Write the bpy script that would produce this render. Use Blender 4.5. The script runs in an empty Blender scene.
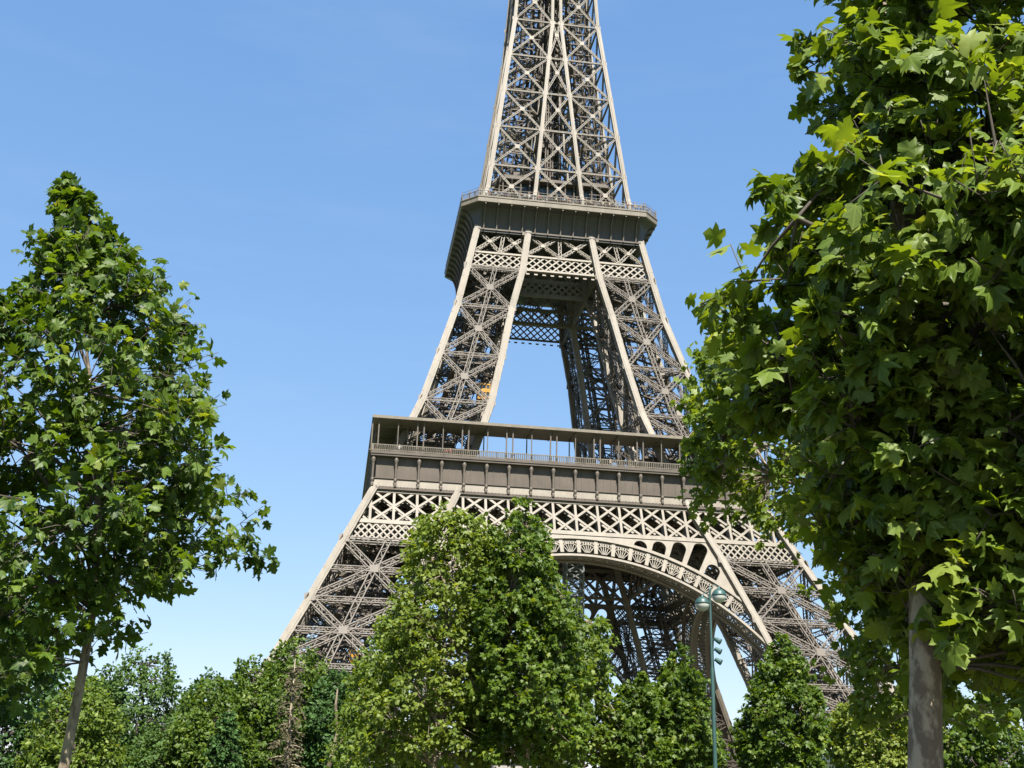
import bpy, math, random
import numpy as np
from mathutils import Vector, Matrix, geometry

SC = bpy.context.scene
COL = SC.collection
R = math.radians

# ------------------------------------------------------------------ camera
CAM = np.array([-39.0346, -227.4525, 1.65])
YAW, PITCH, ROLL, FPX = 0.1419, 0.3448, 0.0276, 1169.75
def cam_axes():
    cy, sy, cp, sp = math.cos(YAW), math.sin(YAW), math.cos(PITCH), math.sin(PITCH)
    f = np.array([sy*cp, cy*cp, sp]); r = np.array([cy, -sy, 0.0]); u = np.cross(r, f)
    cr, sr = math.cos(ROLL), math.sin(ROLL)
    return cr*r + sr*u, -sr*r + cr*u, f
AX, AU, AF = cam_axes()
cd = bpy.data.cameras.new('camera'); cam = bpy.data.objects.new('camera', cd); COL.objects.link(cam)
cd.sensor_width = 36.0; cd.lens = FPX*36.0/1024.0; cd.clip_start = 0.1; cd.clip_end = 8000
m = Matrix.Identity(4)
for i in range(3):
    m[i][0] = AX[i]; m[i][1] = AU[i]; m[i][2] = -AF[i]; m[i][3] = CAM[i]
cam.matrix_world = m
SC.camera = cam

# ------------------------------------------------------------------ light
SUN_EL, SUN_AZ = R(56), R(4)          # azimuth measured from the tower's front (-y) towards +x
sund = np.array([math.sin(SUN_AZ)*math.cos(SUN_EL), -math.cos(SUN_AZ)*math.cos(SUN_EL), math.sin(SUN_EL)])
w = bpy.data.worlds.new('World'); SC.world = w; w.use_nodes = True
nt = w.node_tree; bg = nt.nodes['Background']
sky = nt.nodes.new('ShaderNodeTexSky'); sky.sky_type = 'NISHITA'; sky.sun_disc = False
sky.sun_elevation = SUN_EL; sky.sun_rotation = math.pi - SUN_AZ
sky.air_density = 1.0; sky.dust_density = 0.25; sky.ozone_density = 3.6; sky.altitude = 50
sep = nt.nodes.new('ShaderNodeSeparateColor'); comb = nt.nodes.new('ShaderNodeCombineColor'); nt.links.new(sky.outputs[0], sep.inputs[0])
for i, (pw, k) in enumerate(((.78, 1.02), (.60, 1.40), (.42, 2.2))):     # grade of the clear summer sky
    a_ = nt.nodes.new('ShaderNodeMath'); a_.operation = 'POWER'; a_.inputs[1].default_value = pw
    b_ = nt.nodes.new('ShaderNodeMath'); b_.operation = 'MULTIPLY'; b_.inputs[1].default_value = k
    nt.links.new(sep.outputs[i], a_.inputs[0]); nt.links.new(a_.outputs[0], b_.inputs[0]); nt.links.new(b_.outputs[0], comb.inputs[i])
tcw = nt.nodes.new('ShaderNodeTexCoord'); mpw = nt.nodes.new('ShaderNodeMapping'); mpw.inputs['Scale'].default_value = (1.2, 1.2, 7); mpw.inputs['Rotation'].default_value = (.05, .1, .3)
nzw = nt.nodes.new('ShaderNodeTexNoise'); nzw.inputs['Scale'].default_value = 2.2; nzw.inputs['Detail'].default_value = 7; nzw.inputs['Roughness'].default_value = .6
rpw = nt.nodes.new('ShaderNodeMapRange'); rpw.inputs[1].default_value = .5; rpw.inputs[2].default_value = .85; rpw.inputs[3].default_value = 0; rpw.inputs[4].default_value = .10
mxw = nt.nodes.new('ShaderNodeMix'); mxw.data_type = 'RGBA'; mxw.inputs[7].default_value = (3.6, 4.4, 5.2, 1)
nt.links.new(tcw.outputs['Generated'], mpw.inputs[0]); nt.links.new(mpw.outputs[0], nzw.inputs['Vector']); nt.links.new(nzw.outputs['Fac'], rpw.inputs[0])
nt.links.new(rpw.outputs[0], mxw.inputs[0]); nt.links.new(comb.outputs[0], mxw.inputs[6]); nt.links.new(mxw.outputs[2], bg.inputs[0]); bg.inputs[1].default_value = 0.0725
ld = bpy.data.lights.new('sun', 'SUN'); ld.energy = 4.9; ld.angle = R(0.53); ld.color = (1.0, 0.955, 0.87)
sun = bpy.data.objects.new('sun', ld); COL.objects.link(sun)
sun.rotation_euler = Vector(sund.tolist()).to_track_quat('Z', 'Y').to_euler(); sun.location = (0, -100, 300)
SC.view_settings.view_transform = 'Standard'; SC.view_settings.look = 'None'
SC.view_settings.exposure = 1.65; SC.view_settings.gamma = 1.0; SC.view_settings.use_curve_mapping = False

# ------------------------------------------------------------------ materials
def mat(name, c1, c2=None, scale=1.0, rough=0.6, metal=0.0, detail=6, coord='Object', bump=0.0, spec=0.5, stretch=None, hard=.18):
    m = bpy.data.materials.new(name); m.use_nodes = True
    n = m.node_tree; b = n.nodes['Principled BSDF']
    b.inputs['Roughness'].default_value = rough; b.inputs['Metallic'].default_value = metal
    b.inputs['Specular IOR Level'].default_value = spec
    if c2 is None:
        b.inputs['Base Color'].default_value = (*c1, 1); return m
    tc = n.nodes.new('ShaderNodeTexCoord'); nz = n.nodes.new('ShaderNodeTexNoise')
    nz.inputs['Scale'].default_value = scale; nz.inputs['Detail'].default_value = detail; nz.inputs['Roughness'].default_value = .65
    src = tc.outputs[coord]
    if stretch:
        mp = n.nodes.new('ShaderNodeMapping'); mp.inputs['Scale'].default_value = stretch
        n.links.new(src, mp.inputs[0]); src = mp.outputs[0]
    n.links.new(src, nz.inputs['Vector'])
    cr = n.nodes.new('ShaderNodeValToRGB'); cr.color_ramp.elements[0].position = .5-hard; cr.color_ramp.elements[1].position = .5+hard
    cr.color_ramp.elements[0].color = (*c1, 1); cr.color_ramp.elements[1].color = (*c2, 1)
    n.links.new(nz.outputs['Fac'], cr.inputs[0]); n.links.new(cr.outputs[0], b.inputs['Base Color'])
    if bump:
        bp = n.nodes.new('ShaderNodeBump'); bp.inputs['Strength'].default_value = bump
        n.links.new(nz.outputs['Fac'], bp.inputs['Height']); n.links.new(bp.outputs[0], b.inputs['Normal'])
    return m

def leaf_mat(name, dark, light, pale, rough=0.42, trans=0.33, spec=.3):
    m = bpy.data.materials.new(name); m.use_nodes = True
    n = m.node_tree; b = n.nodes['Principled BSDF']; out = n.nodes['Material Output']
    at = n.nodes.new('ShaderNodeAttribute'); at.attribute_name = 'tint'
    cr = n.nodes.new('ShaderNodeValToRGB'); e = cr.color_ramp.elements
    e[0].position = 0.0; e[0].color = (*dark, 1); e[1].position = 0.75; e[1].color = (*light, 1)
    x = e.new(1.0); x.color = (*pale, 1)
    n.links.new(at.outputs['Fac'], cr.inputs[0])
    lv = n.nodes.new('ShaderNodeAttribute'); lv.attribute_name = 'leafco'; sx = n.nodes.new('ShaderNodeSeparateXYZ'); n.links.new(lv.outputs['Vector'], sx.inputs[0])
    def mth(op, a, c):
        q = n.nodes.new('ShaderNodeMath'); q.operation = op
        for k, v in enumerate((a, c)):
            if v is None: continue
            if isinstance(v, (int, float)): q.inputs[k].default_value = v
            else: n.links.new(v, q.inputs[k])
        return q.outputs[0]
    ab = mth('ABSOLUTE', sx.outputs[0], None); dist = ab
    for a_ in (R(42), R(78)):                                  # side veins running to the lobes
        dist = mth('MINIMUM', dist, mth('ABSOLUTE', mth('SUBTRACT', mth('MULTIPLY', ab, math.cos(a_)), mth('MULTIPLY', sx.outputs[1], math.sin(a_))), None))
    mr = n.nodes.new('ShaderNodeMapRange'); mr.inputs[1].default_value = .008; mr.inputs[2].default_value = .035; mr.inputs[3].default_value = .5; mr.inputs[4].default_value = 0
    n.links.new(dist, mr.inputs[0]); vm = n.nodes.new('ShaderNodeMix'); vm.data_type = 'RGBA'; vm.inputs[7].default_value = (*[min(1, q*1.15) for q in pale], 1)
    n.links.new(mr.outputs[0], vm.inputs[0]); n.links.new(cr.outputs[0], vm.inputs[6]); n.links.new(vm.outputs[2], b.inputs['Base Color'])
    b.inputs['Roughness'].default_value = rough; b.inputs['Specular IOR Level'].default_value = spec
    tl = n.nodes.new('ShaderNodeBsdfTranslucent')
    hs = n.nodes.new('ShaderNodeMix'); hs.data_type = 'RGBA'; hs.blend_type = 'MULTIPLY'; hs.inputs[0].default_value = 1
    hs.inputs[7].default_value = (2.0, 1.75, 0.45, 1)
    n.links.new(cr.outputs[0], hs.inputs[6]); n.links.new(hs.outputs[2], tl.inputs['Color'])
    mx = n.nodes.new('ShaderNodeMixShader'); mx.inputs[0].default_value = trans
    n.links.new(b.outputs[0], mx.inputs[1]); n.links.new(tl.outputs[0], mx.inputs[2]); n.links.new(mx.outputs[0], out.inputs[0])
    return m

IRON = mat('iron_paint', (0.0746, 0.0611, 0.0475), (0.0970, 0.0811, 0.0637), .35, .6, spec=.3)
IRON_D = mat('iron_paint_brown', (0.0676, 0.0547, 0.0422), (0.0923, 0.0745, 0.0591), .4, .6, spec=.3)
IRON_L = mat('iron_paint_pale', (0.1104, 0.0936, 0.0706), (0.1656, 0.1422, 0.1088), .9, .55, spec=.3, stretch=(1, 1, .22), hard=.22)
CORB_SHADED = mat('corbel_iron_shaded', (0.0290, 0.0271, 0.0234), (0.0398, 0.0365, 0.0309), .5, .5)  # iron paint darkened, the shade under the deck overhang put into its colour
STONE = mat('pier_stone', (0.2100, 0.1960, 0.1750), (0.2800, 0.2590, 0.2310), .8, .85)
GLASS = mat('dark_glass', (0.04, 0.06, 0.07), None, rough=.12)
YELLOW = mat('cabin_yellow', (0.3200, 0.1520, 0.0120), (0.3680, 0.1920, 0.0200), 2, .4)
RED = mat('red_paint', (0.2450, 0.0350, 0.0210), None, rough=.5)
TEAL = mat('teal_paint', (0.0174, 0.0471, 0.0422), (0.0223, 0.0620, 0.0546), 3, .45)
OPAL = mat('opal_glass', (0.3720, 0.3720, 0.3300), (0.4200, 0.4200, 0.3780), 4, .25)
GREYM = mat('grey_metal', (0.1210, 0.1320, 0.1265), (0.1540, 0.1650, 0.1595), 6, .4)
PLASTER = mat('pale_plaster', (0.4650, 0.4350, 0.3750), (0.5250, 0.4950, 0.4350), .7, .8)
ROOFM = mat('zinc_roof', (0.2310, 0.2380, 0.2450), (0.2800, 0.2870, 0.2940), 1, .5)
BARK = mat('plane_bark', (0.07, 0.05, 0.031), (0.20, 0.16, 0.105), 3.6, .85, bump=.6, stretch=(1, 1, .4), hard=.06)
BARK_D = mat('dark_bark', (0.0385, 0.0294, 0.0210), (0.0700, 0.0560, 0.0420), 6, .9, bump=.4, stretch=(1, 1, .3))
BARK_G = mat('grey_bark', (0.105, 0.080, 0.054), (0.25, 0.205, 0.145), 8, .9, bump=.8, stretch=(1, 1, .5), hard=.05)
DEADM = mat('dead_needles', (0.0375, 0.0292, 0.0115), (0.0577, 0.0493, 0.0205), 2, .9)
GROUND = mat('lawn_and_gravel', (0.0360, 0.0600, 0.0160), (0.0600, 0.0880, 0.0256), .08, .95)
GRAVEL = mat('gravel', (0.0910, 0.0805, 0.0630), (0.1260, 0.1120, 0.0875), 1.5, .95)

# ------------------------------------------------------------------ mesh helpers
def new_mesh(name, V, polys, material=None, smooth=False):
    """polys: list of (n,k) int arrays."""
    V = np.asarray(V, np.float32).reshape(-1, 3)
    me = bpy.data.meshes.new(name)
    polys = [np.asarray(p, np.int32) for p in polys if len(p)]
    loops = np.concatenate([p.ravel() for p in polys]); tot = np.concatenate([np.full(len(p), p.shape[1], np.int32) for p in polys])
    me.vertices.add(len(V)); me.vertices.foreach_set('co', V.ravel())
    me.loops.add(len(loops)); me.loops.foreach_set('vertex_index', loops)
    st = np.zeros(len(tot), np.int32); st[1:] = np.cumsum(tot)[:-1]
    me.polygons.add(len(tot)); me.polygons.foreach_set('loop_start', st); me.polygons.foreach_set('loop_total', tot)
    me.polygons.foreach_set('use_smooth', np.full(len(tot), smooth, bool))
    if material: me.materials.append(material)
    me.update(calc_edges=True); me.validate()
    return me

def link(name, me, parent=None, loc=None, rz=None):
    o = bpy.data.objects.new(name, me); COL.objects.link(o)
    if parent: o.parent = parent
    if loc is not None: o.location = loc
    if rz is not None: o.rotation_euler = (0, 0, rz)
    return o

def tag(o, label=None, cat=None, group=None, kind=None):
    if label: o['label'] = label
    if cat: o['category'] = cat
    if group: o['group'] = group
    if kind: o['kind'] = kind
    return o

def empty(name, loc=(0, 0, 0), rz=0):
    o = bpy.data.objects.new(name, None); COL.objects.link(o); o.location = loc; o.rotation_euler = (0, 0, rz); return o

JR = random.Random(7)
class MB:
    def __init__(s):
        s.b = []; s.V = []; s.P = {}; s.n = 0
    def raw(s, V, polys):
        V = np.asarray(V, float).reshape(-1, 3)
        for p in polys:
            p = np.asarray(p, int).reshape(len(p), -1) if not isinstance(p, np.ndarray) else p
            s.P.setdefault(p.shape[1], []).append(p + s.n)
        s.V.append(V); s.n += len(V)
    def bar(s, a, b, w_, h_, up=(0, 0, 1), j=0.012):
        s.b.append((*a, *b, w_, h_ + JR.uniform(0, j), *up, JR.uniform(-j, j)))
    def box(s, x0, x1, y0, y1, z0, z1):
        V = [(x, y, z) for z in (z0, z1) for y in (y0, y1) for x in (x0, x1)]
        s.raw(V, [np.array([[0, 2, 3, 1], [4, 5, 7, 6], [0, 1, 5, 4], [2, 6, 7, 3], [0, 4, 6, 2], [1, 3, 7, 5]])])
    def loft(s, rings, cap=True):
        k = len(rings[0]); V = np.concatenate([np.asarray(r, float) for r in rings]); q = []
        for i in range(len(rings)-1):
            for j in range(k):
                q.append((i*k+j, i*k+(j+1) % k, (i+1)*k+(j+1) % k, (i+1)*k+j))
        p = [np.array(q)]
        if cap: p.append(np.array([list(range(k))[::-1]])); p.append(np.array([[(len(rings)-1)*k+j for j in range(k)]]))
        s.raw(V, p)
    def tube(s, pts, rad, k=8, cap=True):
        pts = [np.asarray(p, float) for p in pts]; rings = []
        for i, p in enumerate(pts):
            d = pts[min(i+1, len(pts)-1)] - pts[max(i-1, 0)]; d /= np.linalg.norm(d)+1e-9
            a = np.cross(d, (0.12, 0.97, 0.2)); a /= np.linalg.norm(a)+1e-9; b = np.cross(d, a)
            r = rad[i] if hasattr(rad, '__len__') else rad
            rings.append([p + r*(math.cos(t)*a + math.sin(t)*b) for t in np.linspace(0, 2*math.pi, k, endpoint=False)])
        s.loft(rings, cap)
    def lathe(s, prof, k=14, c=(0, 0, 0)):
        s.loft([[(c[0]+r*math.cos(t), c[1]+r*math.sin(t), c[2]+z) for t in np.linspace(0, 2*math.pi, k, endpoint=False)] for r, z in prof])
    def girder(s, a, b, n, w_, h_, c=0.15, pitch=None, lace=0.09, side=True):
        """lattice box girder: four chords and zigzag lacing. n = face normal."""
        a = np.asarray(a, float); b = np.asarray(b, float); n = np.asarray(n, float)
        d = b-a; L = np.linalg.norm(d); d /= L
        n = n - d*(n@d); n /= np.linalg.norm(n); t = np.cross(d, n)
        for i in (-.5, .5):
            for j in (-.5, .5):
                o = t*(w_-c)*i + n*(h_-c)*j; s.bar(a+o, b+o, c, c, n)
        k = max(2, int(round(L/(pitch or w_))))
        for jn in (-.5, .5):
            o = n*(h_-c)*jn; sg = 1
            for q in range(k):
                p0 = a+d*L*q/k+o+t*sg*(w_-c)/2; p1 = a+d*L*(q+1)/k+o-t*sg*(w_-c)/2; sg = -sg
                s.bar(p0, p1, lace, lace*.6, n)
        if side:
            for jt in (-.5, .5):
                o = t*(w_-c)*jt; sg = 1
                for q in range(k):
                    p0 = a+d*L*q/k+o+n*sg*(h_-c)/2; p1 = a+d*L*(q+1)/k+o-n*sg*(h_-c)/2; sg = -sg
                    s.bar(p0, p1, lace, lace*.6, t)
    def build(s, name, material=None, parent=None, smooth=False, loc=None, rz=None):
        if s.b:
            B = np.array(s.b); a, b = B[:, 0:3], B[:, 3:6]; w_, h_, up, off = B[:, 6:7], B[:, 7:8], B[:, 8:11], B[:, 11:12]
            d = b-a; d /= np.linalg.norm(d, axis=1, keepdims=True)+1e-9
            t = np.cross(d, up); bad = np.linalg.norm(t, axis=1) < 1e-3
            t[bad] = np.cross(d[bad], (1, 0.3, 0)); t /= np.linalg.norm(t, axis=1, keepdims=True); u = np.cross(t, d)
            a = a+u*off; b = b+u*off
            V = np.stack([p + t*w_*.5*i + u*h_*.5*j for p in (a, b) for i, j in ((-1, -1), (1, -1), (1, 1), (-1, 1))], 1).reshape(-1, 3)
            base = np.array([[0, 1, 2, 3], [7, 6, 5, 4], [0, 4, 5, 1], [1, 5, 6, 2], [2, 6, 7, 3], [3, 7, 4, 0]])
            f = (base[None] + (np.arange(len(B))*8)[:, None, None]).reshape(-1, 4)
            s.raw(V, [f]); s.b = []
        me = new_mesh(name, np.concatenate(s.V), [np.concatenate(v) for v in s.P.values()], material, smooth)
        return link(name, me, parent, loc, rz) if parent is not False else me

def rot_copies(o, parent=None, n=4, kids=True):
    res = [o]
    for k in range(1, n):
        c = o.copy(); COL.objects.link(c); c.parent = parent or o.parent
        c.rotation_euler = (0, 0, o.rotation_euler[2]+k*math.pi/2)
        lv = Vector(o.location); lv.rotate(Matrix.Rotation(k*math.pi/2, 3, 'Z')); c.location = lv
        if kids:
            for ch in o.children:
                d = ch.copy(); COL.objects.link(d); d.parent = c
        res.append(c)
    return res

# ------------------------------------------------------------------ ground
g = MB(); g.raw([(-3000, -3000, 0), (3000, -3000, 0), (3000, 3000, 0), (-3000, 3000, 0)], [np.array([[0, 1, 2, 3]])])
tag(g.build('ground', GROUND), kind='structure')
g = MB(); g.raw([(-75, -75, .008), (75, -75, .008), (75, 75, .008), (-75, 75, .008)], [np.array([[0, 1, 2, 3]])])
tag(g.build('pavement', GRAVEL), kind='structure')
g = MB(); g.raw([(-42, -240, .004), (-33, -240, .004), (-15, -95, .004), (-24, -95, .004)], [np.array([[0, 1, 2, 3]])])
tag(g.build('path', GRAVEL), kind='structure')

# ------------------------------------------------------------------ tower
ZS = [0, 20, 30.75, 41.5, 50.2, 57, 70.3, 80.7, 92.1, 101.4, 110.7, 121.7, 167.8, 205, 276]
OS = [58, 48.3, 43.3, 38.6, 34.8, 31.6, 26.5, 23.56, 20.4, 18.55, 16.8, 14.7, 9.4, 7.3, 4.6]
IS = [37.5, 31.8, 28.3, 24.3, 20.6, 18.0, 14.0, 11.87, 9.8, 7.6, 6.38, 4.85, .97, .6, .5]
def O(z): return float(np.interp(z, ZS, OS))
def I(z): return float(np.interp(z, ZS, IS))
TWR = tag(empty('lattice_tower'), 'huge beige wrought-iron lattice tower on four splayed legs with arches and two platforms', 'tower')
NF = np.array([0, -1, 0.4]); NF /= np.linalg.norm(NF)

def lerp(a, b, t): return np.asarray(a)*(1-t)+np.asarray(b)*t
def braced(mb, A, B, zn, n, w_, h_, c, pitch, horiz=True, midh=False, centre=True, plate=1.3, lace=.09, hw=None, nodes=True):
    """lattice X bracing of one face between the edge lines A(z), B(z)."""
    hw = hw or w_*.85
    for i in range(len(zn)-1):
        z0, z1 = zn[i], zn[i+1]
        a0, b0, a1, b1 = [np.asarray(v, float) for v in (A(z0), B(z0), A(z1), B(z1))]
        nn = np.cross(b0-a0, a1-a0); nn /= np.linalg.norm(nn)
        if nn@n < 0: nn = -nn
        mb.girder(a0, b1, nn, w_, h_, c, pitch, lace); mb.girder(b0, a1, nn, w_, h_*.94, c, pitch, lace)
        L0 = np.linalg.norm(b0-a0); L1 = np.linalg.norm(b1-a1); t = L0/(L0+L1); X = lerp(a0, b1, t)
        if horiz: mb.girder(a1, b1, nn, hw, h_*.9, c*.9, pitch, lace)
        if midh:
            zm = z0+(z1-z0)*t; mb.girder(A(zm), B(zm), nn, hw, h_*.85, c*.9, pitch, lace)
        if centre: mb.girder((a0+b0)/2, (a1+b1)/2, nn, w_*.95, h_*.88, c, pitch, lace)
        d = (b0-a0)/L0
        if plate:
            p = X+nn*(h_/2+.02); mb.bar(p-d*plate/2, p+d*plate/2, plate, .06, nn)
            if nodes:
                for q in (a1, b1):
                    p = q+nn*(h_/2+.05); mb.bar(p-d*plate*.6, p+d*plate*.6, plate, .08, nn)

def pillar(sx, sy, zlo, zhi, zn, chw, w_, h_, c, pitch, midh):
    """all the geometry of one leg between zlo and zhi; returns (edges, braces)"""
    e = MB(); b = MB()
    def P(fa, fb):
        def q(z):
            ins = chw*.12
            a = (O(z)+.12) if fa else (I(z)+ins); bb = (O(z)+.12) if fb else (I(z)+ins)
            return np.array([sx*a, sy*bb, z])
        return q
    zz = sorted(set([zlo, zhi]+[z for z in ZS if zlo < z < zhi]))
    for fa in (0, 1):
        for fb in (0, 1):
            q = P(fa, fb)
            for z0, z1 in zip(zz[:-1], zz[1:]):
                e.bar(q(z0), q(z1+.05), chw, chw, (0, sy, 0), 0)
                nj = max(1, int((z1-z0)/3.3))
                for k in range(nj):
                    zj = z0+(z1-z0)*(k+.5)/nj; e.bar(q(zj-.4), q(zj+.4), chw+.05, chw+.05, (0, sy, 0), 0)
                # raised rib running along the middle of the box girder
                e.bar(q(z0), q(z1+.05), chw*.42, chw+.14, (0, sy, 0), 0); e.bar(q(z0), q(z1+.05), chw*.42, chw+.14, (sx, 0, 0), 0)
    for fa, fb, ga, gb, n in ((0, 1, 1, 1, (0, sy, .3)), (0, 0, 1, 0, (0, -sy, .3)), (1, 0, 1, 1, (sx, 0, .3)), (0, 0, 0, 1, (-sx, 0, .3))):
        outer = (fa, fb, ga, gb) in ((0, 1, 1, 1), (1, 0, 1, 1))
        braced(b, P(fa, fb), P(ga, gb), zn, np.array(n, float), w_, h_, c, pitch, True, midh, True, 1.35 if outer else .9)
    for z in zn:                                            # horizontal diaphragms
        a, b2, c2, d2 = P(0, 0)(z), P(0, 1)(z), P(1, 1)(z), P(1, 0)(z)
        b.girder(a, c2, (0, 0, 1), w_*.6, h_*.6, c*.8, pitch); b.girder(b2, d2, (0, 0, 1), w_*.6, h_*.55, c*.8, pitch)
    # lift track and stairs climbing inside the leg
    def M(z, da, db):
        a = (O(z)+I(z))/2
        return np.array([sx*(a+da), sy*(a+db), z])
    for da, db in ((-2, -2), (-2, 1.5), (1.8, -2), (1.8, 1.5)):
        for z0, z1 in zip(zz[:-1], zz[1:]): b.girder(M(z0, da, db), M(z1, da, db), (sx, 0, .2), .6, .5, .14, 1.2)
    z = zlo+1.0; k = 0
    while z+2.2 < zhi:
        s1 = 1 if k % 2 else -1
        b.bar(M(z, 2.6, 3*s1), M(z+2.2, 2.6, -3*s1), .9, .14, (0, 0, 1)); b.bar(M(z+1, 2.2, 3*s1), M(z+3.2, 2.2, -3*s1), .06, .06)
        b.bar(M(z, -3*s1, 3.0), M(z+2.2, 3*s1, 3.0), .5, .12, (0, 0, 1))
        b.bar(M(z+2.2, -2.6, -3), M(z+2.2, 2.6, -3), .12, .3); b.bar(M(z+2.2, -2.6, 3), M(z+2.2, 2.6, 3), .12, .3)
        b.bar(M(z+2.2, -2.6, -3), M(z+2.2, -2.6, 3), .12, .3); b.bar(M(z+2.2, 2.6, -3), M(z+2.2, 2.6, 3), .12, .3)
        z += 2.2; k += 1
    return e, b

# lower legs
e, b = pillar(-1, -1, 4.2, 56.6, [4.2, 11.5, 20.0, 30.75, 41.2], 1.12, 1.1, .9, .17, 1.15, True)
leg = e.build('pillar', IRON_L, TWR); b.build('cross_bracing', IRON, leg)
for cx, cy in ((-56.5, -56.5), (-38.4, -56.5), (-56.5, -38.4), (-38.4, -38.4)):
    rr = lambda h_, z, q: [(cx+q-h_, cy+q-h_, z), (cx+q+h_, cy+q-h_, z), (cx+q+h_, cy+q+h_, z), (cx+q-h_, cy+q+h_, z)]
    pb = MB(); pb.loft([rr(3.6, 0, 0), rr(3.6, 1.2, 0), rr(3.2, 1.3, 0), rr(2.4, 4.6, .6), rr(2.0, 5.0, .7)]); pb.build('stone_base', STONE, leg)
rot_copies(leg)
# upper legs
e, b = pillar(-1, -1, 57.3, 111.0, [57.6, 59.7, 70.3, 80.7, 92.1, 101.3], 1.2, .92, .75, .15, .95, False)
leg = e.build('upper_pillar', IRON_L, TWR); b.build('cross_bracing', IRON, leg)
rot_copies(leg)

# -------- face frame helpers: front face is y = -(O(z) - inset)
def fp(x, z, ins=0.0): return np.array([x, -(O(z)-ins), z])
def seg_clip(mb, x0, z0, x1, z1, inside, w_, h_, ins, n=NF, N=80):
    ts = np.linspace(0, 1, N); ok = [inside(x0+(x1-x0)*t, z0+(z1-z0)*t) for t in ts]
    if not any(ok): return
    i0 = ok.index(True); i1 = N-1-ok[::-1].index(True)
    if i1-i0 < 3: return
    t0, t1 = ts[i0], ts[i1]
    mb.bar(fp(x0+(x1-x0)*t0, z0+(z1-z0)*t0, ins), fp(x0+(x1-x0)*t1, z0+(z1-z0)*t1, ins), w_, h_, n)
def hchord(mb, x0, x1, z, w_, h_, ins=0.2, n=NF): mb.bar(fp(x0, z, ins), fp(x1, z, ins), w_, h_, n)

# -------- first floor belt truss (one face, copied to the four sides)
MOD = 3.875
b = MB()
zl0, zl1, zx0, zx1 = 41.7, 44.5, 45.1, 50.7
for ins, dd in ((.15, .35), (1.6, .25)):
    oz = O(47.9)
    for z, w_ in ((zx0-.25, .75), (zx1, .6)): hchord(b, -O(z)+.3, O(z)-.3, z, w_, .5, ins)
    for s in (-1, 1):
        hchord(b, s*(I(zl0)+.4), s*(O(zl0)-.3), zl0-.2, .6, .5, ins)
    k = int(oz/MOD)+1
    for i in range(-k, k+1):
        x = i*MOD
        seg_clip(b, x, zx0, x, zx1, lambda X, Z: abs(X) < O(Z)-.5, .42, .36, ins)
        for s in (-1, 1):
            hx = .9*MOD
            seg_clip(b, x-s*hx, zx0, x+s*hx, zx1, lambda X, Z: abs(X) < O(Z)-.5, .40, .26+.05*s, ins+.02)
    p = 1.95
    for s in (-1, 1):
        for i in range(-2, 22):
            for dirn in (-1, 1):
                x = I(43)-2+i*p*.62
                seg_clip(b, s*(x-dirn*1.25), zl0, s*(x+dirn*1.25), zl1, lambda X, Z: I(Z)+.7 < abs(X) < O(Z)-.5, .27, .2+.03*dirn, ins)
# inner truss lines between the legs, under the floor
for y in (-24.0,):
    for z in (44.6, 50.6): b.bar((-24, y, z), (24, y, z), .6, .6)
    for i in range(-6, 6):
        b.girder((i*4, y, 44.8), (i*4+4, y, 50.4), (0, -1, 0), .5, .4, .12, .8); b.girder((i*4+4, y, 44.8), (i*4, y, 50.4), (0, -1, 0), .5, .36, .12, .8)
for x in range(-28, 29, 8):
    b.girder((x, -34, 50.0), (x, -24, 50.0), (0, 0, 1), .6, .6, .14, 1.0)
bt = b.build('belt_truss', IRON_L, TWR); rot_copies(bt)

# -------- arches
RI, RE, ZC = 37.5, 41.1, 3.0
TE = 0.0
for t in np.linspace(.2, 1.4, 400):
    if RE*math.sin(t) >= I(ZC+RE*math.cos(t))+.1: TE = t; break
TL = math.radians(80)
def arc(r, t): return r*math.sin(t), ZC+r*math.cos(t)
def slab(mb, outer, holes, ins0, ins1):
    loops = [outer]+holes; flat = [p for l in loops for p in l]
    tris = geometry.tessellate_polygon([[Vector((x, z, 0)) for x, z in l] for l in loops])
    n = len(flat); V = [fp(x, z, ins0) for x, z in flat]+[fp(x, z, ins1) for x, z in flat]
    T = np.array(tris); q = []; o = 0
    for l in loops:
        for i in range(len(l)): q.append((o+i, o+(i+1) % len(l), n+o+(i+1) % len(l), n+o+i))
        o += len(l)
    mb.raw(V, [np.concatenate([T, T+n]), np.array(q)])
a = MB(); fan = MB(); spn = MB()
N = 96; ths = np.linspace(-TL, TL, N+1); DEP = 4.6
for ins in (0.0, DEP):
    for t0, t1 in zip(ths[:-1], ths[1:]):
        for r, w_, h_ in ((RI+.2, .4, .7), (RE-.2, .42, .6)):
            x0, z0 = arc(r, t0); x1, z1 = arc(r, t1)
            if r > RE-1 and max(abs(t0), abs(t1)) > TE+.03: continue
            a.bar(fp(x0, z0, ins), fp(x1, z1, ins), w_, h_, NF, 0)
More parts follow.
